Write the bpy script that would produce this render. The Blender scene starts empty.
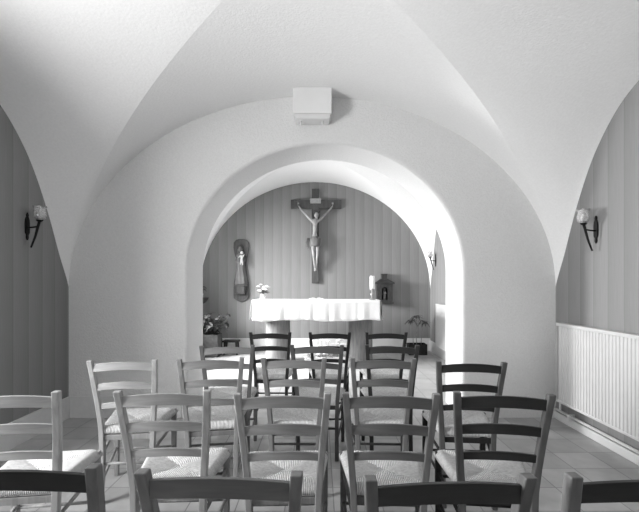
import bpy, bmesh, math, random
from mathutils import Vector, Matrix
S = bpy.context.scene
COL = S.collection
PI = math.pi
R_ = math.radians
random.seed(4)

# ------------------------------------------------------------------ helpers
def link(name, bm, m=None, parent=None, smooth=False, bevel=0, seg=2, loc=None):
    bmesh.ops.recalc_face_normals(bm, faces=bm.faces[:])
    me = bpy.data.meshes.new(name); bm.to_mesh(me); bm.free()
    if m: me.materials.append(m)
    if smooth:
        for p in me.polygons: p.use_smooth = True
    o = bpy.data.objects.new(name, me); COL.objects.link(o)
    if parent: o.parent = parent
    if loc: o.location = loc
    if bevel:
        b = o.modifiers.new('bevel', 'BEVEL'); b.width = bevel; b.segments = seg
        b.limit_method = 'ANGLE'; b.angle_limit = math.radians(40)
        if smooth is None: pass
    return o
def tag(o, label=None, cat=None, group=None, kind=None):
    if label: o['label'] = label
    if cat: o['category'] = cat
    if group: o['group'] = group
    if kind: o['kind'] = kind
    return o
def empty(name, loc, label, cat, group=None, rz=0):
    o = bpy.data.objects.new(name, None); COL.objects.link(o)
    o.empty_display_size = .1
    o.location = loc; o.rotation_euler = (0, 0, rz)
    return tag(o, label, cat, group)
def struct(name, bm, m, parent=None, **k):
    o = link(name, bm, m, parent, **k)
    if not parent: o['kind'] = 'structure'
    return o
def box(bm, x0, x1, y0, y1, z0, z1):
    vs = [bm.verts.new(p) for p in ((x0,y0,z0),(x1,y0,z0),(x1,y1,z0),(x0,y1,z0),(x0,y0,z1),(x1,y0,z1),(x1,y1,z1),(x0,y1,z1))]
    for f in ((0,3,2,1),(4,5,6,7),(0,1,5,4),(1,2,6,5),(2,3,7,6),(3,0,4,7)): bm.faces.new([vs[i] for i in f])
def quad(bm, *ps): return bm.faces.new([bm.verts.new(p) for p in ps])
def loft(bm, rings, cap=True, closed=True):
    R = [[bm.verts.new(p) for p in r] for r in rings]
    n = len(R[0])
    for a, b in zip(R, R[1:]):
        for i in range(n if closed else n-1):
            j = (i+1) % n
            bm.faces.new((a[i], a[j], b[j], b[i]))
    if cap and closed:
        bm.faces.new(R[0][::-1]); bm.faces.new(R[-1])
def lathe(bm, prof, c=(0,0,0), n=24, sx=1, sy=1):
    loft(bm, [[(c[0]+r*sx*math.cos(2*PI*i/n), c[1]+r*sy*math.sin(2*PI*i/n), c[2]+z) for i in range(n)] for r, z in prof])
def tube(bm, pts, r, n=10, r2=None):
    pts = [Vector(p) for p in pts]; rings = []
    up = None
    for k, p in enumerate(pts):
        t = (pts[min(k+1, len(pts)-1)] - pts[max(k-1, 0)]).normalized()
        if up is None: up = t.orthogonal().normalized()
        up = (up - t*up.dot(t)).normalized()
        s = t.cross(up)
        rr = r + ((r2 if r2 is not None else r) - r)*k/(len(pts)-1)
        rings.append([p + (up*math.cos(2*PI*i/n) + s*math.sin(2*PI*i/n))*rr for i in range(n)])
    loft(bm, rings)
def sphere(bm, c, r, sx=1, sy=1, sz=1, u=16, v=10):
    m = Matrix.Translation(c) @ Matrix.Diagonal((sx*r, sy*r, sz*r, 1))
    bmesh.ops.create_uvsphere(bm, u_segments=u, v_segments=v, radius=1, matrix=m)
def prism(bm, outline, y0, y1):
    loft(bm, [[(x, y0, z) for x, z in outline], [(x, y1, z) for x, z in outline]])
def bm_(): return bmesh.new()
def add(root, name, bm, m, **k):
    return link(name, bm, m, root, **k)

# ------------------------------------------------------------------ materials
def mat(name, rough=.6, spec=.4):
    m = bpy.data.materials.new(name); m.use_nodes = True
    nt = m.node_tree; b = nt.nodes['Principled BSDF']
    b.inputs['Roughness'].default_value = rough
    b.inputs['Specular IOR Level'].default_value = spec
    return m, nt, b
def N(nt, t, **k):
    n = nt.nodes.new(t)
    for a, v in k.items():
        if a in n.inputs: n.inputs[a].default_value = v
        else: setattr(n, a, v)
    return n
def g(v): return (v, v, v, 1)
def coords(nt, scale=(1,1,1), kind='Object', rot=(0,0,0)):
    tc = N(nt, 'ShaderNodeTexCoord'); mp = N(nt, 'ShaderNodeMapping')
    mp.inputs['Scale'].default_value = scale; mp.inputs['Rotation'].default_value = rot
    nt.links.new(tc.outputs[kind], mp.inputs[0]); return mp.outputs[0]
def ramp(nt, fac, stops):
    r = N(nt, 'ShaderNodeValToRGB'); e = r.color_ramp.elements
    while len(e) < len(stops): e.new(.5)
    for el, (p, v) in zip(e, stops): el.position = p; el.color = g(v)
    nt.links.new(fac, r.inputs[0]); return r.outputs[0]
def bump(nt, b, h, strength=.3, dist=.01):
    n = N(nt, 'ShaderNodeBump'); n.inputs['Strength'].default_value = strength; n.inputs['Distance'].default_value = dist
    nt.links.new(h, n.inputs['Height']); nt.links.new(n.outputs[0], b.inputs['Normal'])
def mth(nt, op, a, b=None, c=None):
    n = N(nt, 'ShaderNodeMath'); n.operation = op
    for i, v in enumerate((a, b, c)):
        if v is None: continue
        if isinstance(v, (int, float)): n.inputs[i].default_value = v
        else: nt.links.new(v, n.inputs[i])
    return n.outputs[0]
def mixc(nt, mode, fac, a, b):
    n = N(nt, 'ShaderNodeMix', data_type='RGBA', blend_type=mode)
    for i, v in ((0, fac), (6, a), (7, b)):
        if isinstance(v, (int, float)): n.inputs[i].default_value = v if i == 0 else g(v)
        else: nt.links.new(v, n.inputs[i])
    return n.outputs[2]

def noisy(name, lo, hi, scale=30, rough=.6, spec=.4, bs=.15, bd=.004, stretch=(1,1,1)):
    m, nt, b = mat(name, rough, spec)
    c = coords(nt, stretch)
    n = N(nt, 'ShaderNodeTexNoise'); n.inputs['Scale'].default_value = scale; n.inputs['Detail'].default_value = 4
    nt.links.new(c, n.inputs[0])
    nt.links.new(ramp(nt, n.outputs[0], [(.3, lo), (.7, hi)]), b.inputs['Base Color'])
    if bs: bump(nt, b, n.outputs[0], bs, bd)
    return m
PLASTER = noisy('white_plaster', .80, .84, 55, .85, .2, .35, .006)
PLASTER_W = noisy('rough_white_plaster', .67, .72, 70, .9, .2, .7, .008)
TRIM = noisy('trim_paint', .62, .66, 20, .5, .4, .05)
WHITE = noisy('white_enamel', .68, .70, 12, .35, .45, 0)
PLASTIC = noisy('white_plastic', .74, .76, 12, .4, .45, 0)
IRON = noisy('black_iron', .008, .014, 60, .65, .15, .2)
DARKWOOD = noisy('dark_wood', .09, .15, 14, .45, .4, .1, .003, (3, 3, .5))
CROSSWOOD = noisy('cross_wood', .055, .085, 12, .6, .3, .1, .003, (3, 3, .5))
CARVED = noisy('carved_wood', .24, .33, 20, .4, .5, .15)
STATUE = noisy('statue_wood', .05, .09, 14, .5, .3, .15, .003, (3, 3, .5))
STATUE_L = noisy('robe_wood', .11, .17, 14, .5, .35, .15, .003, (3, 3, .5))
IVORY = noisy('pale_ivory', .45, .52, 20, .5)
CLOTH = noisy('white_linen', .74, .78, 200, .9, .1, .2, .002)
STONE = noisy('altar_wood', .13, .2, 7, .55, .3, .15, .003, (4, 4, .6))
LEAF = noisy('leaf', .03, .09, 25, .6, .2, .1)
LEAFP = noisy('pale_leaf', .14, .26, 25, .45, .4, .1)
PETAL = noisy('petal', .8, .9, 25, .7, .2, 0)
POT = noisy('planter_clay', .055, .085, 20, .8, .15, .1)
DARKPOT = noisy('dark_planter', .015, .03, 20, .7, .15, .1)
ENAMEL = noisy('radiator_enamel', .54, .57, 12, .5, .3, 0)
WAX = noisy('candle_wax', .82, .86, 10, .45, .4, 0)
METAL = noisy('candlestick_metal', .12, .3, 30, .3, .6, .1); 
SHRINE = noisy('shrine_wood', .02, .045, 25, .5, .4, .2)
SHRINE_L = noisy('shrine_relief', .10, .22, 50, .5, .4, .4)
SOIL = noisy('soil', .03, .06, 80, .9, .1, .6)

def glassmat():
    m, nt, b = mat('frosted_glass', .18, .5)
    b.inputs['Base Color'].default_value = g(.9); b.inputs['Transmission Weight'].default_value = .75
    b.inputs['Roughness'].default_value = .25; b.inputs['IOR'].default_value = 1.3
    return m
GLASS = glassmat()

def wallpaper(axis, name):
    # vertical stripes, 0.187 m repeat, each panel shading softly from a pale seam to darker
    m, nt, b = mat(name, .55, .35)
    tc = N(nt, 'ShaderNodeTexCoord'); sp = N(nt, 'ShaderNodeSeparateXYZ'); nt.links.new(tc.outputs['Object'], sp.inputs[0])
    f = mth(nt, 'FRACT', mth(nt, 'MULTIPLY', mth(nt, 'ADD', sp.outputs[axis], 20.02), 1/.187))
    base = ramp(nt, f, [(0, .285), (.05, .255), (.5, .24), (.9, .222), (.985, .19), (1, .285)])
    mp = coords(nt, (60, 60, 1.2)); n = N(nt, 'ShaderNodeTexNoise'); n.inputs['Scale'].default_value = 3; n.inputs['Detail'].default_value = 5
    nt.links.new(mp, n.inputs[0])
    tex = ramp(nt, n.outputs[0], [(.3, .86), (.7, 1.0)])
    nt.links.new(mixc(nt, 'MULTIPLY', 1.0, base, tex), b.inputs['Base Color'])
    bump(nt, b, n.outputs[0], .15, .002)
    return m
WP_Y = wallpaper('Y', 'striped_wallpaper_side'); WP_X = wallpaper('X', 'striped_wallpaper_end')

def wood(nm, st):
    m, nt, b = mat(nm, .42, .3)
    c = coords(nt, st); n = N(nt, 'ShaderNodeTexNoise'); n.inputs['Scale'].default_value = 2.2; n.inputs['Detail'].default_value = 5; n.inputs['Distortion'].default_value = .6
    nt.links.new(c, n.inputs[0])
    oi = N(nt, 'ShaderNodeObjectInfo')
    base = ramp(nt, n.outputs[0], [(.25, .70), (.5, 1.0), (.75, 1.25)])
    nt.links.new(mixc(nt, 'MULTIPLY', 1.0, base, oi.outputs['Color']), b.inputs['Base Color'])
    bump(nt, b, n.outputs[0], .08, .002)
    return m
WOOD = wood('chair_wood', (14, 14, 1.2)); WOODX = wood('chair_wood_crosswise', (1.2, 14, 14)); WOODY = wood('chair_wood_lengthwise', (14, 1.2, 14))

def rush():
    # four triangular fields; strands run square to the nearest rail
    m, nt, b = mat('woven_rush', .75, .25)
    tc = N(nt, 'ShaderNodeTexCoord'); sp = N(nt, 'ShaderNodeSeparateXYZ'); nt.links.new(tc.outputs['Object'], sp.inputs[0])
    x = sp.outputs[0]; y = mth(nt, 'SUBTRACT', sp.outputs[1], .19)
    side = mth(nt, 'GREATER_THAN', mth(nt, 'ABSOLUTE', mth(nt, 'DIVIDE', x, .195)), mth(nt, 'ABSOLUTE', mth(nt, 'DIVIDE', y, .20)))
    co = mth(nt, 'ADD', mth(nt, 'MULTIPLY', side, y), mth(nt, 'MULTIPLY', mth(nt, 'SUBTRACT', 1, side), x))
    nz = N(nt, 'ShaderNodeTexNoise'); nz.inputs['Scale'].default_value = 22; nz.inputs['Detail'].default_value = 3; nt.links.new(tc.outputs['Object'], nz.inputs[0])
    ph = mth(nt, 'MULTIPLY_ADD', nz.outputs[0], 5.0, mth(nt, 'MULTIPLY', co, 2*PI/.0085))
    w = mth(nt, 'MULTIPLY_ADD', mth(nt, 'SINE', ph), .5, .5)
    col = ramp(nt, w, [(0, .36), (.35, .74), (1, .93)])
    n2 = N(nt, 'ShaderNodeTexNoise'); n2.inputs['Scale'].default_value = 60; nt.links.new(tc.outputs['Object'], n2.inputs[0])
    nt.links.new(mixc(nt, 'MULTIPLY', 1.0, col, ramp(nt, n2.outputs[0], [(.3, .78), (.65, 1.0)])), b.inputs['Base Color'])
    bump(nt, b, w, 1.0, .006)
    return m
RUSH = rush()

def tiles():
    m, nt, b = mat('floor_tiles', .42, .45)
    tc = N(nt, 'ShaderNodeTexCoord'); mp = N(nt, 'ShaderNodeMapping'); mp.inputs['Location'].default_value = (20*.297-1.87, 40*.297-2.833, 0)
    nt.links.new(tc.outputs['Object'], mp.inputs[0])
    br = N(nt, 'ShaderNodeTexBrick', offset=0.0, squash=1.0)
    br.inputs['Scale'].default_value = 1.0; br.inputs['Mortar Size'].default_value = .0045; br.inputs['Mortar Smooth'].default_value = .3
    br.inputs['Brick Width'].default_value = .297; br.inputs['Row Height'].default_value = .297; br.inputs['Bias'].default_value = 0
    br.inputs['Color1'].default_value = g(.36); br.inputs['Color2'].default_value = g(.45); br.inputs['Mortar'].default_value = g(.22)
    nt.links.new(mp.outputs[0], br.inputs['Vector'])
    n = N(nt, 'ShaderNodeTexNoise'); n.inputs['Scale'].default_value = 5; n.inputs['Detail'].default_value = 6; nt.links.new(tc.outputs['Object'], n.inputs[0])
    nt.links.new(mixc(nt, 'MULTIPLY', 1.0, br.outputs['Color'], ramp(nt, n.outputs[0], [(.3, .80), (.7, 1.05)])), b.inputs['Base Color'])
    inv = mth(nt, 'SUBTRACT', 1, br.outputs['Fac']); bump(nt, b, inv, .35, .003)
    return m
TILE = tiles()

# ------------------------------------------------------------------ room shell
CAMZ = 1.35
XL, XR = -2.55, 2.40            # main room side walls
YE, YB = 4.32, 4.93             # arched wall front and back face
SXL, SXR = -2.45, 2.27          # chancel side walls
YF = 8.72                       # far wall
YR = -4.16                      # rear wall (behind the camera)
ZT = 3.75

bm = bm_(); box(bm, -3.3, 3.0, YR-.3, YF+.3, -.12, 0); struct('floor', bm, TILE)

def wall_x(name, xin, xout, y0, y1, holes, m):
    """side wall slab with rectangular window holes (y0,y1,z0,z1)"""
    bm = bm_(); y = y0
    for h0, h1, z0, z1 in sorted(holes):
        box(bm, xin, xout, y, h0, 0, ZT); box(bm, xin, xout, h0, h1, 0, z0); box(bm, xin, xout, h0, h1, z1, ZT); y = h1
    box(bm, xin, xout, y, y1, 0, ZT)
    return struct(name, bm, m)
WIN1 = (.9, 2.1, .95, 2.2)
WIN2 = (6.2, 7.7, .85, 2.3)
wall_x('wall_left', XL, XL-.6, YR, YE, [WIN1], WP_Y)
ADDED_WIN4 = (-.35, 1.05, .95, 2.25)  # opening in the right wall, added for a fill light
wall_x('wall_right', XR, XR+.4, YR, YE, [ADDED_WIN4], WP_Y)
wall_x('wall_chancel_left', SXL, SXL-.4, YB, YF, [WIN2], WP_Y)
wall_x('wall_chancel_right', SXR, SXR+.4, YB, YF, [], WP_Y)
bm = bm_(); box(bm, SXL-.4, SXR+.4, YF, YF+.3, 0, ZT); struct('wall_far', bm, WP_X)
# rear wall with an added, unseen window opening for fill light
bm = bm_(); ADDED_W3 = (-1.9, -.5, .9, 2.3)
box(bm, XL-.4, ADDED_W3[0], YR-.3, YR, 0, ZT); box(bm, ADDED_W3[1], XR+.4, YR-.3, YR, 0, ZT)
box(bm, ADDED_W3[0], ADDED_W3[1], YR-.3, YR, 0, ADDED_W3[2]); box(bm, ADDED_W3[0], ADDED_W3[1], YR-.3, YR, ADDED_W3[3], ZT); struct('wall_rear', bm, WP_X)

# arched wall
def arch_wall():
    bm = bm_()
    xc, a, zs, b = .055, 1.40, 1.50, 1.29
    P = [(xc-a, 0.0)] + [(xc-a, zs*k/3) for k in (1, 2)]
    P += [(xc-a*math.cos(t), zs+b*math.sin(t)) for t in [PI*k/64 for k in range(65)]]
    P += [(xc+a, zs*k/3) for k in (2, 1)] + [(xc+a, 0.0)]
    # grid: arch profile ring and a matching outer ring at constant distance to the frame
    front = [bm.verts.new((x, YE, z)) for x, z in P]; back = [bm.verts.new((x, YB, z)) for x, z in P]
    X0, X1 = XL-.4, XR+.4
    def outer(x, z, y, k):
        if k < 3: return (X0, y, z)
        if k >= len(P)-3: return (X1, y, z)
        t = PI*(k-3)/64
        dx, dz = -math.cos(t), math.sin(t)
        s = min(((X1-x)/dx) if dx > 1e-6 else ((X0-x)/dx if dx < -1e-6 else 9e9), ((ZT-z)/dz) if dz > 1e-6 else 9e9)
        return (x+dx*s, y, z+dz*s)
    of = [bm.verts.new(outer(x, z, YE, k)) for k, (x, z) in enumerate(P)]
    ob = [bm.verts.new(outer(x, z, YB, k)) for k, (x, z) in enumerate(P)]
    for i in range(len(P)-1):
        bm.faces.new((front[i], front[i+1], of[i+1], of[i])); bm.faces.new((back[i], ob[i], ob[i+1], back[i+1]))
        bm.faces.new((front[i], back[i], back[i+1], front[i+1]))
    o = struct('wall_arch', bm, PLASTER_W, bevel=.035, seg=4)
    return o
aw = arch_wall()
# upper corners of the arched wall (hidden above the vault) and its ends
# ------------------------------------------------------------------ vaults
def wfun(pts, u):
    u = abs(u)
    for (a, va), (b, vb) in zip(pts, pts[1:]):
        if a <= u <= b: return va + (vb-va)*(u-a)/(b-a)
    return pts[-1][1]
def catmull(pts, u):
    u = abs(u); n = len(pts)
    for i in range(n-1):
        if pts[i][0] <= u <= pts[i+1][0]:
            x0, y0 = pts[i]; x1, y1 = pts[i+1]
            def sl(k):
                if k == 0: return 0
                if k == n-1: return (pts[k][1]-pts[k-1][1])/(pts[k][0]-pts[k-1][0])*1.3
                return (pts[k+1][1]-pts[k-1][1])/(pts[k+1][0]-pts[k-1][0])
            h = x1-x0; t = (u-x0)/h; m0, m1 = sl(i)*h, sl(i+1)*h
            return (2*t**3-3*t*t+1)*y0+(t**3-2*t*t+t)*m0+(-2*t**3+3*t*t)*y1+(t**3-t*t)*m1
    return pts[-1][1]
LUN = [(0,1.76),(.3,1.68),(.5,1.54),(.6,1.41),(.7,1.20),(.77,.99),(.85,.68),(.925,.33),(1,0)]
def vault(name, xl, xr, y0, y1, zs, b, k=1.0):
    xc, a = (xl+xr)/2, (xr-xl)/2; yc, L = (y0+y1)/2, (y1-y0)/2
    zB = lambda p: zs + b*math.sqrt(max(0, 1-p*p))
    G = lambda u: abs(u)*(.77+.17*abs(u)+.06*abs(u)**20)
    bm = bm_(); n = 72
    us = [math.sin(PI/2*i/n) for i in range(-n, n+1)]
    # barrel part, between the groins
    rows = []
    for u in us:
        gp = G(u)
        rows.append([(xc+a*p, yc+L*u, zB(p)) for p in [gp*math.sin(PI/2*j/24)/1.0 for j in range(-24, 25)]])
    loft(bm, rows, closed=False)
    for s in (-1, 1):
        rows = []
        for u in us:
            gp = G(u); zg = zB(gp); zw = zs + k*catmull(LUN, u); r = []
            w = .8*abs(u)**4
            for j in range(17):
                t = 1-(1-j/16)**1.6; p = gp+(1-gp)*t
                lin = t; bl = (zB(p)-zg)/(zs-zg) if zg-zs > 1e-4 else t
                z = zg+(min(zw, zg)-zg)*(w*bl+(1-w)*lin)
                r.append((xc+s*a*p, yc+L*u, z))
            # run a touch into the wall so that the joint is closed
            r.append((r[-1][0]+s*.03, r[-1][1], r[-1][2]))
            rows.append(r)
        loft(bm, rows, closed=False)
    o = struct(name, bm, PLASTER, smooth=True)
    return o
vault('ceiling', XL, XR, .08, YE+.004, 1.32, 1.95)
vault('ceiling_rear', XL, XR, YR, .08, 1.32, 1.95)
vault('ceiling_chancel', SXL, SXR, YB-.004, YF, 1.27, 2.19, 1.15)
# light-tight attic slab above the vaults
bm = bm_(); box(bm, -3.0, 2.9, YR-.3, YF+.3, ZT, ZT+.1); struct('ceiling_slab', bm, PLASTER)

# ------------------------------------------------------------------ skirting
bm = bm_(); box(bm, XL, XL+.02, YR, YE, 0, .22); struct('baseboard_left', bm, TRIM, bevel=.004)
bm = bm_(); box(bm, XL+.02, -1.40, YE-.014, YE, 0, .22); struct('baseboard_arch', bm, TRIM, bevel=.004)
bm = bm_(); box(bm, XR-.02, XR, YR, YE, 0, .075); struct('baseboard_right', bm, WHITE, bevel=.005)
bm = bm_(); box(bm, SXL, SXR, YF-.02, YF, 0, .26); struct('baseboard_far', bm, WHITE, bevel=.005)
bm = bm_(); box(bm, SXR-.02, SXR, YB, YF-.02, 0, .22); struct('baseboard_chancel_right', bm, WHITE, bevel=.005)
# heating pipe above the right skirting
bm = bm_(); tube(bm, [(XR-.045, YR+.3, .115), (XR-.045, YE-.03, .115)], .013, 12)
tube(bm, [(XR-.045, 4.16, .115), (XR-.045, 4.16, .235)], .009, 10)
pp = empty('heating_pipe', (0, 0, 0), 'white heating pipe running above the low skirting of the right wall', 'pipe')
add(pp, 'pipe_run', bm, WHITE, smooth=True)
for k in range(9):
    bm = bm_(); yk = -3.6+k*.95; box(bm, XR-.063, XR-.001, yk-.01, yk+.01, .07, .132); add(pp, 'pipe_clip', bm, WHITE, bevel=.003)

EL, ER, EC, EB = 215, 4, 780, 30; TL, SL, TC, SC = .0, 180, .42, 140
# ------------------------------------------------------------------ windows (behind the camera / behind the left pier); rear and right ones added for fill
def win(idx, x, hole, depth, light, energy, rz=0):
    y0, y1, z0, z1 = hole
    bm = bm_(); t = .05
    box(bm, x-depth, x-depth+.05, y0, y0+t, z0, z1); box(bm, x-depth, x-depth+.05, y1-t, y1, z0, z1)
    box(bm, x-depth, x-depth+.05, y0+t, y1-t, z0, z0+t); box(bm, x-depth, x-depth+.05, y0+t, y1-t, z1-t, z1)
    box(bm, x-depth, x-depth+.05, (y0+y1)/2-.03, (y0+y1)/2+.03, z0+t, z1-t)
    f = struct('window_%d' % idx, bm, WHITE)
    return f
def area(name, loc, rot, sx, sy, e, spread=180):
    l = bpy.data.lights.new(name, 'AREA'); l.shape = 'RECTANGLE'; l.size = sx; l.size_y = sy; l.energy = e; l.spread = math.radians(spread)
    o = bpy.data.objects.new(name, l); COL.objects.link(o); o.location = loc; o.rotation_euler = rot
    return o
win(1, XL, WIN1, .55, None, 0)
area('window_daylight_left', (XL-.35, (WIN1[0]+WIN1[1])/2, (WIN1[2]+WIN1[3])/2), (0, -PI/2+TL, 0), 1.23, 1.18, EL, SL)
win(4, XR+.5-.05, ADDED_WIN4, .25, None, 0)  # unseen frame added to go with the right fill light
area('window_daylight_right', (XR+.34, (ADDED_WIN4[0]+ADDED_WIN4[1])/2, (ADDED_WIN4[2]+ADDED_WIN4[3])/2), (0, PI/2, 0), ADDED_WIN4[3]-ADDED_WIN4[2], ADDED_WIN4[1]-ADDED_WIN4[0], ER)  # weak added fill from the right, no known window there
win(2, SXL, WIN2, .25, None, 0)
area('window_daylight_chancel', (SXL-.95, (WIN2[0]+WIN2[1])/2, (WIN2[2]+WIN2[3])/2+.5), (0, -PI/2+TC, 0), 1.7, 1.6, EC, SC)
bm = bm_(); t = .05; y = YR-.25
for r in ((ADDED_W3[0], ADDED_W3[0]+t, ADDED_W3[2], ADDED_W3[3]), (ADDED_W3[1]-t, ADDED_W3[1], ADDED_W3[2], ADDED_W3[3]), (ADDED_W3[0]+t, ADDED_W3[1]-t, ADDED_W3[2], ADDED_W3[2]+t), (ADDED_W3[0]+t, ADDED_W3[1]-t, ADDED_W3[3]-t, ADDED_W3[3]), (-1.23, -1.17, ADDED_W3[2]+t, ADDED_W3[3]-t)):
    box(bm, r[0], r[1], y, y+.05, r[2], r[3])
struct('window_3', bm, WHITE)  # unseen frame of the added rear window
area('window_daylight_rear', ((ADDED_W3[0]+ADDED_W3[1])/2, YR-.28, (ADDED_W3[2]+ADDED_W3[3])/2), (PI/2, 0, 0), ADDED_W3[1]-ADDED_W3[0], ADDED_W3[3]-ADDED_W3[2], EB)  # added fill light from behind the camera

# ------------------------------------------------------------------ chairs
def rect_sweep(bm, path):
    """path: (x, y, z, wx, wy) rectangular section posts"""
    loft(bm, [[(x-wx/2, y-wy/2, z), (x+wx/2, y-wy/2, z), (x+wx/2, y+wy/2, z), (x-wx/2, y+wy/2, z)] for x, y, z, wx, wy in path])
POSTP = [(0,.150,-.035),(.15,.150,-.012),(.30,.150,0),(.44,.154,.002),(.56,.163,-.012),(.68,.173,-.034),(.79,.182,-.060),(.895,.190,-.088)]
def post_at(z):
    for a, b in zip(POSTP, POSTP[1:]):
        if a[0] <= z <= b[0]:
            t = (z-a[0])/(b[0]-a[0]); return a[1]+(b[1]-a[1])*t, a[2]+(b[2]-a[2])*t
    return POSTP[-1][1:]
def make_chair():
    root = bpy.data.objects.new('ladder_back_chair', None); COL.objects.link(root); root.empty_display_size = .1
    for s in (-1, 1):
        bm = bm_(); path = []
        for i in range(25):
            z = .895*i/24; x, y = post_at(z); path.append((s*x, y, z, .030, .042-.010*abs(z/.895-.35)))
        rect_sweep(bm, path); add(root, 'back_post', bm, WOOD, bevel=.004)
    for s in (-1, 1):
        bm = bm_(); rect_sweep(bm, [(s*.196, .372, 0, .028, .028), (s*.197, .372, .2, .034, .034), (s*.198, .372, .462, .034, .034)])
        add(root, 'leg', bm, WOOD, bevel=.005)
    for zc, h in ((.852, .050), (.728, .044), (.604, .037)):
        bm = bm_(); xw, y = post_at(zc); rings = []
        for i in range(17):
            t = -1+2*i/16; x = t*(xw-.006); a = (1-t*t); zz = zc-.006+.014*a; yy = y-.002-.016*a; hh = h*(.92+.08*a)
            rings.append([(x, yy-.007, zz-hh/2), (x, yy+.007, zz-hh/2), (x, yy+.005-.0, zz+hh/2), (x, yy-.009, zz+hh/2)])
        loft(bm, rings); add(root, 'slat', bm, WOODX, bevel=.002)
    # rush seat
    bm = bm_(); n = 28; zt = .468; ring = []
    def hw(y): return .163+(.218-.163)*(y+.005)/.40
    grid = []
    for j in range(n+1):
        v = j/n; row = []
        y = -.008+.402*v
        for i in range(n+1):
            u = -1+2*i/n; vv = 2*v-1
            e = max(abs(u), abs(vv))
            z = zt + .006*e*e - .012*(1-e) - .022*max(0, (e-.88)/.12)**2
            dg = abs(abs(u)-abs(vv)); z -= .009*math.exp(-(dg/.07)**2)*(1-.3*e)
            row.append(bm.verts.new((hw(y)*u, y, z)))
        grid.append(row)
    for j in range(n):
        for i in range(n): bm.faces.new((grid[j][i], grid[j][i+1], grid[j+1][i+1], grid[j+1][i]))
    bd = [grid[0][i] for i in range(n+1)]+[grid[j][n] for j in range(1, n+1)]+[grid[n][i] for i in range(n-1, -1, -1)]+[grid[j][0] for j in range(n-1, 0, -1)]
    cx, cy = 0, .19; prev = bd
    for k, (dz, ins) in enumerate(((-.012, 1.012), (-.024, 1.006), (-.032, .97))):
        cur = [bm.verts.new((v.co.x*ins, cy+(v.co.y-cy)*ins, zt-.016+dz)) for v in bd]
        for i in range(len(bd)):
            j = (i+1) % len(bd); bm.faces.new((prev[j], prev[i], cur[i], cur[j]))
        prev = cur
    bm.faces.new(prev)
    add(root, 'seat', bm, RUSH, smooth=True)
    def rung(a, b, r, w=None):
        bm = bm_()
        if w: 
            box(bm, a[0], b[0], a[1]-r, a[1]+r, a[2]-w/2, a[2]+w/2); add(root, 'rung', bm, WOOD, bevel=.003)
        else:
            a, b = Vector(a), Vector(b); tube(bm, [a, a.lerp(b, .5), b], r, 10); add(root, 'rung', bm, WOOD, smooth=True)
    rung((-.145, 0, .398), (.145, 0, .398), .009, .032)
    rung((-.145, -.003, .235), (.145, -.003, .235), .009)
    for z in (.33, .19): rung((-.19, .372, z), (.19, .372, z), .009)
    for s in (-1, 1):
        for za, zb in ((.30, .355), (.14, .20)):
            rung((s*.150, .006, za), (s*.196, .368, zb), .009)
    return root
proto = make_chair()
kids = list(proto.children)
R = math.radians
# x of back-top centre, depth of back-top, rotation, label
CH = [
 (-.76, 1.075, R(-1), 'dark-backed ladder-back chair cut off at the bottom left corner, leftmost of the nearest row'),
 (-.245, 1.035, R(-2), 'ladder-back chair in the nearest row, second from the left, seen only from its top slat'),
 (.31, 1.01, R(2), 'ladder-back chair in the nearest row, second from the right, seen only from its top slat'),
 (.80, 1.02, R(0), 'ladder-back chair cut off at the bottom right corner of the photo'),
 (-1.315, 1.79, R(9), 'pale ladder-back chair with rush seat cut by the left edge, leftmost of the second row'),
 (-.675, 1.83, R(3), 'pale ladder-back rush chair, second from the left in the second row'),
 (-.155, 1.79, R(2), 'ladder-back rush chair in the middle of the second row from the camera'),
 (.30, 1.79, R(-3), 'ladder-back rush chair of the second row, second from the right'),
 (.775, 1.79, R(-7), 'dark ladder-back rush chair, rightmost of the second row from the camera'),
 (-1.195, 2.58, R(6), 'pale ladder-back chair nearest the left wall in the third row, its long post lit'),
 (-.675, 2.64, R(9), 'ladder-back chair of the third row, second from the left, in front of the planter'),
 (-.16, 2.64, R(-1), 'ladder-back rush chair in the middle of the third row'),
 (.395, 2.64, R(-2), 'ladder-back rush chair of the third row, second from the right, under the candle'),
 (.90, 2.52, R(-5), 'dark ladder-back rush chair of the third row, rightmost, by the right arch pier'),
 (-.695, 3.20, R(7), 'ladder-back chair of the fourth row, leftmost, below the leafy planter'),
 (-.02, 3.22, R(-3), 'ladder-back chair of the fourth row, the middle one, with dark slats'),
 (.55, 3.22, R(-3), 'dark ladder-back chair of the fourth row, rightmost'),
 (-.475, 4.10, R(0), 'dark ladder-back chair of the row nearest the altar, before the left altar leg'),
 (.10, 4.10, R(0), 'middle one of the three dark ladder-back chairs in the row nearest the altar'),
 (.645, 4.10, R(0), 'dark ladder-back chair of the row nearest the altar, right one, below the candle'),
]
# finish of each chair: (back slats, posts, other members)
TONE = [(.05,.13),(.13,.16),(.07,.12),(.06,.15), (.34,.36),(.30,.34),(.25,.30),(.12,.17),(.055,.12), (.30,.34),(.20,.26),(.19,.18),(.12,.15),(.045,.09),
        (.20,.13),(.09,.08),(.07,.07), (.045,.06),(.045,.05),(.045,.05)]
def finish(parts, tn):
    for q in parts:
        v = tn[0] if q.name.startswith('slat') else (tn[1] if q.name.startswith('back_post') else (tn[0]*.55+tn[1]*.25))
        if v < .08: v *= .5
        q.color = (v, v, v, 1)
for i, (x, d, rz, lab) in enumerate(CH):
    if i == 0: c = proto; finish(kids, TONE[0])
    else:
        c = proto.copy(); COL.objects.link(c)
        for k in kids:
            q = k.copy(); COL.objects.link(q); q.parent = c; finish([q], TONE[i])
    off = Vector((0, -.088, 0)); off.rotate(Matrix.Rotation(rz, 3, 'Z'))
    c.location = (x-off.x, d-off.y, 0); c.rotation_euler = (0, 0, rz)
    tag(c, lab, 'chair', 'rush-seated chairs in rows facing the altar')

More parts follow.
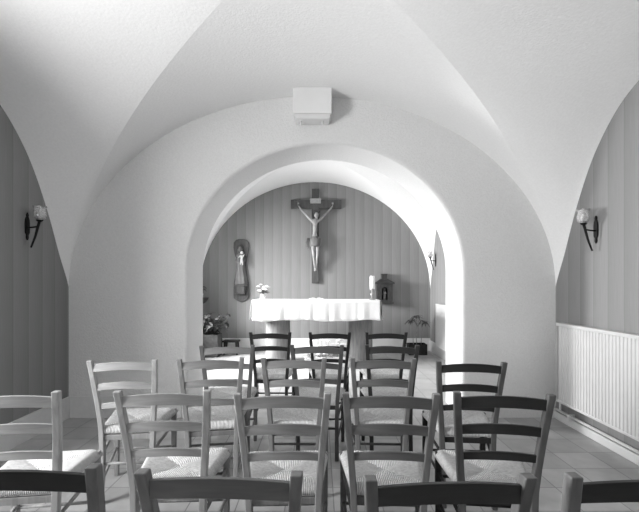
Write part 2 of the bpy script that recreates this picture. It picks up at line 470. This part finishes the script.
# ------------------------------------------------------------------ altar
AX, AY0, AY1 = -.055, 7.2, 7.95      # centre, front, back
al = empty('altar', (AX, 7.6, 0), 'wooden altar table on two broad slab legs under the white cloth', 'altar')
HW = 1.10
bm = bm_(); box(bm, -HW, HW, AY0-7.6, AY1-7.6, .775, 1.075); add(al, 'tabletop', bm, DARKWOOD, bevel=.006)
for xc_ in (-.685, .785):
    bm = bm_(); lathe(bm, [(0, 0), (.215, 0), (.215, .775), (0, .775)], (xc_, -.02, 0), 40, 1, .8); o = add(al, 'leg', bm, STONE, smooth=True)
    e_ = o.modifiers.new('edges', 'EDGE_SPLIT'); e_.split_angle = R_(50)
def cloth():
    bm = bm_(); zt = 1.083; nx = 120
    # top + front drop + back drop as one strip, gently folded
    def ring(x):
        pts = []
        f = lambda k: (.012*math.sin(x*9.0+1)+.010*math.sin(x*17.3)+.006*math.sin(x*31+2))*k
        y0, y1 = AY0-.012, AY1+.012
        for k in range(9):                       # front drop, bottom to top
            s = k/8; z = zt-.335*(1-s); pts.append((AX+x, y0-.014*(1-s)-abs(f(1-s)), z-(.012*math.sin(x*5)+.006*math.sin(x*13))*(1-s)))
        pts.append((AX+x, y0+.006, zt+.003))
        for k in range(1, 6): pts.append((AX+x, y0+(y1-y0)*k/6, zt+.004))
        pts.append((AX+x, y1-.006, zt+.003))
        for k in range(5): pts.append((AX+x, y1+.01*k/4, zt-.3*k/4-.004))
        return pts
    RR = [[bm.verts.new(p) for p in ring(-HW+.02+2*(HW-.02)*i/nx)] for i in range(nx+1)]
    for a, b in zip(RR, RR[1:]):
        for j in range(len(a)-1): bm.faces.new((a[j], b[j], b[j+1], a[j+1]))
    # side drops
    for s in (-1, 1):
        xs = AX+s*HW; g0 = []
        for j in range(25):
            y = AY0+.05+(AY1-AY0-.1)*j/24
            w = .006*math.sin(y*30)
            g0.append([bm.verts.new(p) for p in ((xs-s*.025, y, zt+.005), (xs+s*.008, y, zt+.002), (xs+s*.016, y, zt-.08), (xs+s*(.03+w), y, zt-.2), (xs+s*(.04+w*1.6), y, zt-.32))])
        for a, b in zip(g0, g0[1:]):
            for j in range(4): bm.faces.new((a[j], b[j], b[j+1], a[j+1]))
    o = link('altar_cloth', bm, CLOTH, smooth=True)
    sm = o.modifiers.new('thick', 'SOLIDIFY'); sm.thickness = .003; sm.offset = 1
    tag(o, 'white linen cloth draped over the altar, hanging down its front', 'tablecloth')
cloth()
ZC = 1.092
# candle and candlestick
cs = empty('candlestick', (.915, 7.36, ZC), 'turned metal candlestick on the right end of the altar', 'candlestick')
bm = bm_(); lathe(bm, [(0,0),(.055,0),(.055,.012),(.03,.022),(.016,.045),(.016,.06),(.036,.085),(.038,.105),(.018,.125),(.015,.14),(.03,.165),(.045,.178),(.045,.186),(0,.186)]); add(cs, 'stem', bm, METAL, smooth=True)
cd = empty('candle', (.915, 7.36, ZC+.187), 'thick white candle standing on the candlestick', 'candle')
bm = bm_(); lathe(bm, [(0,0),(.043,0),(.043,.222),(.038,.228),(.012,.222),(0,.222)]); wx = add(cd, 'wax', bm, WAX, smooth=True)
bm = bm_(); tube(bm, [(0,0,.218),(.002,0,.232),(.004,0,.24)], .003, 6); add(wx, 'wick', bm, IRON)
# open missal
bk = empty('open_book', (-.06, 7.42, ZC), 'small open white book lying in the middle of the altar', 'book')
for s in (-1, 1):
    bm = bm_(); loft(bm, [[(s*x, -.09, .0), (s*x, .09, .0), (s*x, .09, zz), (s*x, -.09, zz)] for x, zz in ((.002,.012),(.02,.03),(.06,.034),(.12,.02),(.135,.012))])
    add(bk, 'page_block', bm, CLOTH)
bm = bm_(); box(bm, -.142, .142, -.097, .097, -.002, .001); add(bk, 'cover', bm, IVORY)

# ---- foliage helpers
def leaf(bm, p, d, L, W, curl=.25, fold=.15):
    d = Vector(d).normalized(); side = d.cross(Vector((0,0,1)))
    if side.length < .1: side = Vector((1,0,0))
    side.normalize(); nrm = side.cross(d).normalized()
    p = Vector(p); n = 5; rows = []
    for i in range(n+1):
        t = i/n; w = W*math.sin(PI*min(1, .06+t*.94))**.8*(1-.25*t)
        c = p+d*L*t+Vector((0,0,-1))*curl*L*t*t
        rows.append([c-side*w/2+nrm*fold*w, c, c+side*w/2+nrm*fold*w])
    V = [[bm.verts.new(q) for q in r] for r in rows]
    for a, b in zip(V, V[1:]):
        bm.faces.new((a[0], a[1], b[1], b[0])); bm.faces.new((a[1], a[2], b[2], b[1]))
def solid(o, t=.002):
    s = o.modifiers.new('thick', 'SOLIDIFY'); s.thickness = t
def rdir(lo=-.2, hi=1.0):
    a = random.uniform(0, 2*PI); z = random.uniform(lo, hi); return Vector((math.cos(a), math.sin(a), z)).normalized()
def bloom(bm, c, r, n=9):
    for k in range(n):
        a = 2*PI*k/n; leaf(bm, c, (math.cos(a), math.sin(a), .25+.5*(k % 2)), r, r*.75, .2, .2)
    sphere(bm, c+Vector((0,0,r*.18)), r*.3, u=8, v=6)

# flower vase on the altar
fv = empty('flower_vase', (-.985, 7.38, ZC), 'small white vase of pale flowers on the left end of the altar', 'vase')
bm = bm_(); lathe(bm, [(0,0),(.03,0),(.04,.02),(.045,.05),(.035,.08),(.037,.1),(.031,.1),(.029,.085),(0,.085)]); add(fv, 'vase', bm, WHITE, smooth=True)
bl = bm_()
for k in range(16):
    a = random.uniform(0, 2*PI); r = .12*math.sqrt(random.random()); h = .17+random.random()*.11-r*.35
    c = Vector((r*math.cos(a), r*math.sin(a), h)); tube(bl, [(0,0,.09), c*.55+Vector((0,0,.02)), c], .002, 5)
    bm = bm_(); bloom(bm, c, .042, 7); add(fv, 'flower_head', bm, PETAL)
for k in range(46):
    a = rdir(-.1, .8); leaf(bl, Vector((0,0,.105))+a*random.uniform(0,.055)+Vector((.02,0,.02)), a, .07, .022)
o = add(fv, 'foliage', bl, LEAF); solid(o, .0015)

# white arrangement on the floor under the altar
fa = empty('flower_trough', (.12, 7.05, 0), 'white flower arrangement in a white trough on the floor before the altar', 'flower arrangement')
bm = bm_(); box(bm, -.36, .36, -.10, .10, 0, .16); add(fa, 'trough', bm, WHITE, bevel=.01)
bl = bm_()
for k in range(44):
    c = Vector((random.uniform(-.38, .34), random.uniform(-.11, .11), .19+random.random()*.27)); bm = bm_(); bloom(bm, c, .05, 7); add(fa, 'flower_head', bm, PETAL)
    tube(bl, [(c.x*.8, c.y*.5, .15), c], .002, 5)
for k in range(60):
    a = rdir(0, .8); leaf(bl, Vector((random.uniform(-.33,.33), random.uniform(-.08,.08), .16)), a, .12, .03)
o = add(fa, 'foliage', bl, LEAFP); solid(o)

# ------------------------------------------------------------------ crucifix
cx = empty('crucifix', (-.085, YF-.02, 1.385), 'dark wooden crucifix hanging high on the far wall above the altar', 'crucifix')
bm = bm_(); box(bm, -.072, .072, -.045, .015, 0, 1.925); add(cx, 'upright', bm, CROSSWOOD, bevel=.006)
bm = bm_(); box(bm, -.50, -.072, -.045, .015, 1.52, 1.70); box(bm, .072, .53, -.045, .015, 1.52, 1.70); add(cx, 'crossbeam', bm, CROSSWOOD, bevel=.006)
bm = bm_(); box(bm, -.105, .115, -.068, -.046, 1.625, 1.725); tl = add(cx, 'title_plaque', bm, CARVED, bevel=.004)
def skin_fig(name, pts, edges, parent, m, root=0, sub=2):
    me = bpy.data.meshes.new(name); me.from_pydata([p[:3] for p in pts], edges, []); me.update()
    o = bpy.data.objects.new(name, me); COL.objects.link(o); o.parent = parent; me.materials.append(m)
    sk = o.modifiers.new('skin', 'SKIN'); sk.use_smooth_shade = True
    for i, p in enumerate(pts):
        v = me.skin_vertices[0].data[i]; v.radius = (p[3], p[4] if len(p) > 4 else p[3]); v.use_root = (i == root)
    s = o.modifiers.new('sub', 'SUBSURF'); s.levels = sub; s.render_levels = sub
    return o
Yc = -.12
P = [(0, Yc, .88, .072, .055),          #0 pelvis
     (-.012, Yc, .99, .058, .045),       #1 waist
     (-.004, Yc-.01, 1.13, .078, .055),  #2 chest
     (.0, Yc, 1.25, .060, .045),         #3 upper chest
     (.012, Yc-.02, 1.30, .026),         #4 neck
     (-.085, Yc+.005, 1.275, .034),      #5 L shoulder
     (-.20, Yc+.03, 1.40, .024),         #6 elbow
     (-.315, Yc+.05, 1.53, .017),        #7 wrist
     (-.345, Yc+.055, 1.585, .019, .010),#8 hand
     (.085, Yc+.005, 1.275, .034), (.21, Yc+.03, 1.40, .024), (.325, Yc+.05, 1.53, .017), (.352, Yc+.055, 1.585, .019, .010),
     (-.045, Yc-.01, .82, .05), (-.035, Yc-.06, .60, .034), (-.015, Yc-.01, .40, .027), (-.008, Yc+.02, .30, .020), (-.010, Yc-.03, .24, .018),
     (.045, Yc-.01, .82, .05), (.045, Yc-.05, .60, .034), (.022, Yc, .40, .027), (.012, Yc+.02, .31, .020), (.010, Yc-.04, .255, .018)]
E = [(0,1),(1,2),(2,3),(3,4),(3,5),(5,6),(6,7),(7,8),(3,9),(9,10),(10,11),(11,12),(0,13),(13,14),(14,15),(15,16),(16,17),(0,18),(18,19),(19,20),(20,21),(21,22)]
body = skin_fig('carved_figure', P, E, cx, CARVED)
bm = bm_(); sphere(bm, (.022, Yc-.045, 1.375), .055, .85, .95, 1.2); sphere(bm, (.026, Yc-.098, 1.365), .012, .7, 1, 1.3, 8, 6); sphere(bm, (.03, Yc-.06, 1.315), .028, .9, 1, 1, 10, 8)
hd = add(cx, 'head', bm, CARVED, smooth=True)
bm = bm_(); sphere(bm, (.018, Yc-.028, 1.392), .062, .95, .95, 1.1); tube(bm, [(-.03, Yc-.03, 1.38), (-.045, Yc-.03, 1.32), (-.035, Yc-.03, 1.27)], .018, 8, .01); tube(bm, [(.07, Yc-.03, 1.38), (.075, Yc-.03, 1.32), (.06, Yc-.03, 1.28)], .016, 8, .01)
for k in range(16):
    a = 2*PI*k/16; tube(bm, [(.02+.06*math.cos(a), Yc-.04+.06*math.sin(a), 1.42), (.02+.075*math.cos(a+.4), Yc-.04+.075*math.sin(a+.4), 1.44)], .005, 5)
add(hd, 'hair_and_crown', bm, STATUE, smooth=True)
bm = bm_()
rings = []
for k, (z, rx, ry) in enumerate(((.93,.08,.065),(.90,.105,.08),(.84,.11,.088),(.78,.105,.085),(.74,.10,.08))):
    rings.append([(-.002+(rx+.007*math.sin(i*1.9+k))*math.cos(2*PI*i/24), Yc-.005+(ry+.007*math.sin(i*1.9+k))*math.sin(2*PI*i/24), z+.012*math.sin(i*.9)) for i in range(24)])
loft(bm, rings)
for k, dx in enumerate((-.10, -.135, -.165)):
    tube(bm, [(dx+.02, Yc-.01, .90), (dx-.01, Yc-.02-.01*k, .82), (dx+.0, Yc-.01, .74), (dx-.015, Yc, .67+.03*k)], .022, 8, .012)
add(cx, 'loincloth', bm, STATUE_L, smooth=True)
bm = bm_(); 
for x in (-.345, .352): sphere(bm, (x, Yc+.04, 1.575), .009, u=8, v=6)
for x in (-.345, .352): 
    for k in range(4): tube(bm, [(x-.014+.009*k, Yc+.052, 1.60), (x-.016+.010*k, Yc+.04, 1.628), (x-.014+.009*k, Yc+.028, 1.636)], .0045, 6)
add(cx, 'fingers', bm, CARVED, smooth=True)

# ------------------------------------------------------------------ madonna relief on board
md = empty('madonna_relief', (-1.60, YF-.002, .995), 'carved wooden relief of a robed mother and pale child, hanging left of the altar', 'statue')
half = [(0,0),(.095,.04),(.15,.085),(.158,.14),(.155,.32),(.15,.40),(.125,.54),(.105,.66),(.10,.78),(.118,.90),(.145,1.02),(.16,1.12),(.155,1.22),(.11,1.275),(.05,1.295)]
out = [(x, z) for x, z in half] + [(-x, z) for x, z in half[::-1] if x > 0]
bm = bm_(); prism(bm, out, -.035, 0); add(md, 'board', bm, STATUE, bevel=.008)
bm = bm_(); rings = []
for z, rx, ry, xo in ((.36,.118,.085,0),(.38,.125,.10,0),(.50,.112,.095,.0),(.64,.088,.085,-.004),(.78,.082,.078,-.01),(.90,.088,.078,-.012),(.97,.075,.065,-.012),(1.01,.045,.045,-.012),(1.03,.03,.03,-.012)):
    rings.append([(xo+(rx*(1+.07*math.sin(i*7*2*PI/40+z*3)))*math.cos(2*PI*i/40), -.05+ry*(1+.07*math.sin(i*7*2*PI/40+z*3))*math.sin(2*PI*i/40), z) for i in range(40)])
loft(bm, rings)
tube(bm, [(-.08,-.08,.92),(-.09,-.12,.84),(-.02,-.15,.82),(.03,-.15,.83)], .024, 10, .015); tube(bm, [(.07,-.08,.92),(.085,-.13,.84),(.05,-.15,.80)], .024, 10, .016)
add(md, 'robed_figure', bm, STATUE_L, smooth=True)
bm = bm_(); sphere(bm, (-.012,-.085,1.085), .045, .85, .9, 1.2); sphere(bm, (-.012,-.127,1.078), .009, .7, 1, 1.3, 8, 6); add(md, 'head', bm, STATUE_L, smooth=True)
bm = bm_(); sphere(bm, (-.012,-.062,1.095), .058, 1, .8, 1.25); rings = [[(-.012+rx*math.cos(2*PI*i/20), -.05+.05*math.sin(2*PI*i/20), z) for i in range(20)] for z, rx in ((.9,.085),(1.0,.075),(1.08,.06))]; loft(bm, rings); add(md, 'veil', bm, STATUE, smooth=True)
P = [(.035,-.165,.86,.026),(.038,-.165,.92,.030),(.038,-.168,.965,.018),(.0,-.17,.945,.012),(-.025,-.18,.90,.009),(.075,-.17,.945,.012),(.095,-.18,.98,.009),(.02,-.185,.82,.018),(.012,-.19,.76,.013),(.052,-.185,.81,.018),(.06,-.19,.75,.013)]
skin_fig('child_figure', P, [(0,1),(1,2),(1,3),(3,4),(1,5),(5,6),(0,7),(7,8),(0,9),(9,10)], md, IVORY, sub=1)
ch = [o for o in md.children if o.name.startswith('child')][0]; ch['label'] = 'pale child figure held in the arms'
bm = bm_(); sphere(bm, (.04,-.17,1.005), .032); add(ch, 'child_head', bm, IVORY, smooth=True)
bm = bm_(); box(bm, -.125, .125, -.16, -.036, .335, .36); box(bm, -.085, .085, -.12, -.036, .19, .335); box(bm, -.10, .10, -.14, -.036, .17, .19); add(md, 'bracket', bm, STATUE, bevel=.005)

# ------------------------------------------------------------------ lantern shrine
sh = empty('wall_shrine', (1.31, YF-.005, .975), 'small dark wooden house-shaped shrine with arched niche, on the far wall right of the altar', 'shrine')
bm = bm_()
box(bm, -.155, .155, -.02, 0, .03, .40)
for x0, x1 in ((-.155, -.105), (.105, .155)): box(bm, x0, x1, -.19, -.02, .03, .40)
box(bm, -.105, .105, -.19, -.02, .03, .075)
# arched front plate
a = [(.062*math.cos(PI*k/12), .27+.062*math.sin(PI*k/12)) for k in range(13)]
for y0, y1 in ((-.19, -.165),):
    pr = [(.062, .075)]+a+[(-.062, .075)]
    ou = [(.105, .075)]+[(.105, .075+.325*k/6) for k in range(1, 5)]+[(.105, .40)]+[(.105-.21*k/4, .40) for k in range(1, 4)]+[(-.105, .40)]+[(-.105, .40-.325*k/6) for k in range(2, 6)]+[(-.105, .075)]
    n = min(len(pr), len(ou)); pr, ou = pr[:n], ou[:n]
    ou[-1] = (-.105, .075); pr[-1] = (-.062, .075)
    loft(bm, [[(pr[i][0], y0, pr[i][1]), (ou[i][0], y0, ou[i][1]), (ou[i][0], y1, ou[i][1]), (pr[i][0], y1, pr[i][1])] for i in range(n)])
add(sh, 'case', bm, SHRINE, bevel=.004)
bm = bm_(); box(bm, -.18, .18, -.21, 0, 0, .03); add(sh, 'base', bm, SHRINE, bevel=.004)
bm = bm_(); loft(bm, [[(-sx, -.21-k0, z), (sx, -.21-k0, z), (sx, 0, z), (-sx, 0, z)] for sx, k0, z in ((.195,.015,.40),(.195,.015,.42),(.13,-.05,.46),(.07,-.085,.50))]); add(sh, 'roof', bm, SHRINE)
bm = bm_(); box(bm, -.052, .052, -.13, -.03, .50, .585); box(bm, -.062, .062, -.14, -.02, .585, .60); add(sh, 'chimney', bm, SHRINE, bevel=.003)
bm = bm_(); lathe(bm, [(0,.08),(.035,.08),(.03,.15),(.024,.22),(.028,.25),(.012,.275),(0,.275)], (0,-.13,0), 16); sphere(bm, (0,-.13,.295), .022); tube(bm, [(-.02,-.15,.24),(-.03,-.16,.19),(.01,-.165,.20)], .01, 8); tube(bm, [(.02,-.15,.24),(.03,-.16,.2),(.0,-.165,.21)], .01, 8)
add(sh, 'niche_figure', bm, SHRINE_L, smooth=True)

# ------------------------------------------------------------------ plants
def planter_box(p, x0, x1, y0, y1, h, m):
    bm = bm_(); t = .02
    box(bm, x0, x1, y0, y0+t, 0, h); box(bm, x0, x1, y1-t, y1, 0, h); box(bm, x0, x0+t, y0+t, y1-t, 0, h); box(bm, x1-t, x1, y0+t, y1-t, 0, h); box(bm, x0+t, x1-t, y0+t, y1-t, 0, .02)
    add(p, 'planter', bm, m, bevel=.006)
    bm = bm_(); box(bm, x0+t, x1-t, y0+t, y1-t, .02, h-.04); add(p, 'soil', bm, SOIL)
pl = empty('leafy_planter', (-2.13, 8.10, 0), 'large square planter of bushy leafy plants at the left end of the far wall', 'plant')
planter_box(pl, -.25, .235, -.2, .2, .42, POT)
bm = bm_()
for k in range(38):
    a = 2*PI*k/38+random.random(); r = random.uniform(.06, .36); h = random.uniform(.52, .82)
    tip = Vector((max(-.3, r*math.cos(a)*1.1), r*math.sin(a)*.8, h)); b = Vector((tip.x*.3, tip.y*.3, .38)); mid = b.lerp(tip, .5)+Vector((0,0,.05))
    tube(bm, [b, mid, tip], .004, 5)
    for q in range(9):
        t = random.uniform(.35, 1); c = b.lerp(mid, t*2) if t < .5 else mid.lerp(tip, t*2-1)
        leaf(bm, c, rdir(-.5, .6), random.uniform(.08, .13), random.uniform(.05, .08), .35)
bmesh.ops.delete(bm, geom=[v for v in bm.verts if v.co.x < -.33], context='VERTS')
o = add(pl, 'foliage', bm, LEAF); solid(o, .0015)
st = empty('footstool', (-1.72, 8.3, 0), 'low dark wooden footstool beside the leafy planter', 'stool')
bm = bm_(); box(bm, -.155, .155, -.11, .11, .24, .275); add(st, 'seat', bm, DARKPOT, bevel=.004)
for sx in (-1, 1):
    for sy in (-1, 1):
        bm = bm_(); rect_sweep(bm, [(sx*.125, sy*.085, 0, .03, .03), (sx*.11, sy*.08, .24, .04, .04)]); add(st, 'leg', bm, DARKPOT, bevel=.003)
# wall bracket bowl with plant
wb = empty('wall_planter', (-2.28, 8.1, .985), 'dark bowl wall planter with white pot, just past the left arch pier', 'planter')
bm = bm_(); lathe(bm, [(0,-.005),(.05,0),(.10,.035),(.135,.085),(.15,.125),(.138,.125),(.10,.11),(0,.11)], (0,0,0), 24, 1.1, 1); add(wb, 'bowl', bm, DARKPOT, smooth=True)
bm = bm_(); lathe(bm, [(0,.112),(.05,.112),(.065,.20),(.055,.20),(0,.19)]); add(wb, 'pot', bm, WHITE, smooth=True)
bm = bm_(); prism(bm, [(-.17, -.10), (-.17, .03), (-.04, -.002)], -.015, .015); add(wb, 'bracket', bm, WHITE)
bm = bm_()
for k in range(46):
    a = rdir(-.2, 1); c = Vector((0,0,.22))+Vector((a.x*.05, a.y*.05, random.uniform(0,.14))); leaf(bm, c, (max(a.x, -.6), a.y, a.z), .085, .045, .4)
bmesh.ops.delete(bm, geom=[v for v in bm.verts if v.co.x < -.15], context='VERTS')
o = add(wb, 'foliage', bm, LEAF); solid(o, .0015)
# palm-like plant at right
pr = empty('potted_palm', (1.90, 8.28, 0), 'slender potted palm in a dark rectangular planter at the right end of the far wall', 'plant')
planter_box(pr, -.18, .17, -.13, .13, .21, DARKPOT)
bs = bm_(); bf = bm_()
for sx, sy, h, lean in ((-.07, 0, .66, -.04), (.0, .04, .74, 0), (.07, -.02, .64, .05)):
    tip = Vector((sx+lean, sy, h)); tube(bs, [(sx, sy, .16), (sx+lean*.3, sy, h*.6), tip], .006, 6)
    for k in range(15):
        a = 2*PI*k/15+random.random()*.3; leaf(bf, tip+Vector((0,0,-.05*random.random())), (math.cos(a), math.sin(a)*.8, random.uniform(.3, .9)), random.uniform(.13, .2), .034, random.uniform(.5, 1.1), .1)
add(pr, 'stem', bs, LEAFP, smooth=True); o = add(pr, 'foliage', bf, LEAF); solid(o, .0015)

# ------------------------------------------------------------------ wall sconces
def sconce(x, y, z, s, label):
    """s=+1: mounted on a left-hand wall, reaching into +x"""
    r = empty('wall_sconce', (x, y, z), label, 'wall lamp', 'wrought iron torch sconces')
    bm = bm_(); pts = [(0,-.12),(.012,-.10),(.01,-.075),(.024,-.055),(.026,-.02),(.026,.03),(.022,.06),(.010,.085),(.012,.10),(0,.12)]
    out = [(a, b) for a, b in pts]+[(-a, b) for a, b in pts[::-1] if a > 0]
    loft(bm, [[(0, a, b) for a, b in out], [(s*.012, a, b) for a, b in out]]); add(r, 'wall_plate', bm, IRON)
    bm = bm_(); tube(bm, [(s*.01,0,-.01),(s*.05,0,-.008),(s*.10,0,.0)], .007, 8); add(r, 'arm', bm, IRON, smooth=True)
    bm = bm_(); tube(bm, [(s*.045,-.01,-.185),(s*.078,-.004,-.09),(s*.112,0,.045)], .007, 8, .012); lathe(bm, [(0,.04),(.02,.042),(.03,.056),(0,.058)], (s*.113,0,0), 12); add(r, 'torch_stem', bm, IRON, smooth=True)
    bm = bm_(); c = (s*.118,0,0); n = 24; rings = []
    prof = [(.020,.055),(.040,.07),(.050,.095),(.050,.12),(.042,.145),(.044,.158),(.056,.170)]
    for rr, zz in prof+[(q[0]-.004, q[1]) for q in prof[::-1][:-1]]:
        rings.append([(c[0]+rr*(1+.05*math.cos(6*2*PI*i/n))*math.cos(2*PI*i/n), rr*(1+.05*math.cos(6*2*PI*i/n))*math.sin(2*PI*i/n), zz+(.006*math.cos(6*2*PI*i/n) if zz > .16 else 0)) for i in range(n)])
    loft(bm, rings); gs = add(r, 'glass_shade', bm, GLASS, smooth=True)
    bm = bm_(); lathe(bm, [(0,.058),(.013,.06),(.013,.085),(.02,.105),(.018,.125),(0,.14)], (c[0],0,0), 12); add(gs, 'bulb', bm, WHITE, smooth=True)
    return r
sconce(XL, 3.70, 1.86, 1, 'wrought iron torch sconce with glass tulip shade on the left wall')
sconce(XR, 3.68, 1.83, -1, 'wrought iron torch sconce with glass tulip shade above the radiator on the right wall')
sconce(SXR, 8.28, 1.83, -1, 'small distant torch sconce on the chancel right wall beyond the arch')

# ------------------------------------------------------------------ radiators
def radiator(x, y0, y1, z0, z1, pitch, label):
    r = empty('radiator', (x, (y0+y1)/2, z0), label, 'radiator', 'white panel radiators')
    yc = (y0+y1)/2; h = z1-z0; n = int((y1-y0-.02)/pitch)
    bm = bm_(); prof = []
    ya = y0+.01-yc
    for k in range(n):
        b = ya+k*pitch; prof += [(-.090, b+pitch*.14), (-.097, b+pitch*.30), (-.097, b+pitch*.70), (-.090, b+pitch*.86)]
    loft(bm, [[(px, py, zz) for px, py in prof] + [(-.06, prof[-1][1], zz), (-.06, prof[0][1], zz)] for zz in (.02, h-.03)])
    add(r, 'ribbed_panel', bm, ENAMEL)
    bm = bm_(); box(bm, -.104, -.035, y0-yc, y1-yc, h-.03, h); box(bm, -.104, -.035, y0-yc, y0-yc+.008, .0, h-.03); box(bm, -.104, -.035, y1-yc-.008, y1-yc, 0, h-.03); box(bm, -.10, -.04, y0-yc+.008, y1-yc-.008, 0, .02)
    add(r, 'casing', bm, ENAMEL, bevel=.003)
    bm = bm_(); box(bm, -.055, -.04, y0-yc+.03, y1-yc-.03, .03, h-.05); add(r, 'rear_panel', bm, WHITE)
    for dy in (.25, -.25):
        bm = bm_(); yy = (y1-yc-.2) if dy > 0 else (y0-yc+.2); box(bm, -.04, 0, yy-.015, yy+.015, .1, h-.1); add(r, 'wall_bracket', bm, WHITE)
    return r
radiator(XR, 1.95, 4.13, .22, .985, .0405, 'long white ribbed panel radiator on the right wall')
radiator(SXR, 6.3, 7.95, .20, 1.00, .0405, 'white panel radiator on the chancel right wall, glimpsed past the right arch pier')

# ------------------------------------------------------------------ emergency light box above the arch
eb = empty('ceiling_box', (-.07, YE, 2.985), 'white box unit with two small prongs fixed over the crown of the arch', 'box')
bm = bm_(); box(bm, -.188, .188, -.20, 0, .03, .285); add(eb, 'housing', bm, PLASTIC, bevel=.006)
bm = bm_(); loft(bm, [[(-a, -b, z), (a, -b, z), (a, 0, z), (-a, 0, z)] for a, b, z in ((.165, .17, -.01), (.18, .192, .028))]); add(eb, 'base_cover', bm, WHITE, bevel=.004)
for x in (-.115, .10):
    bm = bm_(); lathe(bm, [(0,-.055),(.008,-.055),(.009,-.01),(0,-.01)], (x, -.10, 0), 10); add(eb, 'prong', bm, PLASTIC, smooth=True)

# ------------------------------------------------------------------ light, world, camera
w = bpy.data.worlds.new('sky'); S.world = w; w.use_nodes = True
w.node_tree.nodes['Background'].inputs[0].default_value = g(.8); w.node_tree.nodes['Background'].inputs[1].default_value = 1.0
cam = bpy.data.cameras.new('camera'); cam.sensor_width = 36; cam.lens = 425/639*36; cam.shift_y = 29/639; cam.clip_start = .02
co = bpy.data.objects.new('camera', cam); COL.objects.link(co); co.location = (0, 0, CAMZ); co.rotation_euler = (PI/2, 0, 0)
cam.shift_x = 0
S.camera = co
S.view_settings.view_transform = 'Standard'; S.view_settings.look = 'None'; S.view_settings.gamma = 1; S.view_settings.exposure = 0
S.view_settings.use_curve_mapping = False
S.cycles.max_bounces = 10; S.cycles.diffuse_bounces = 8
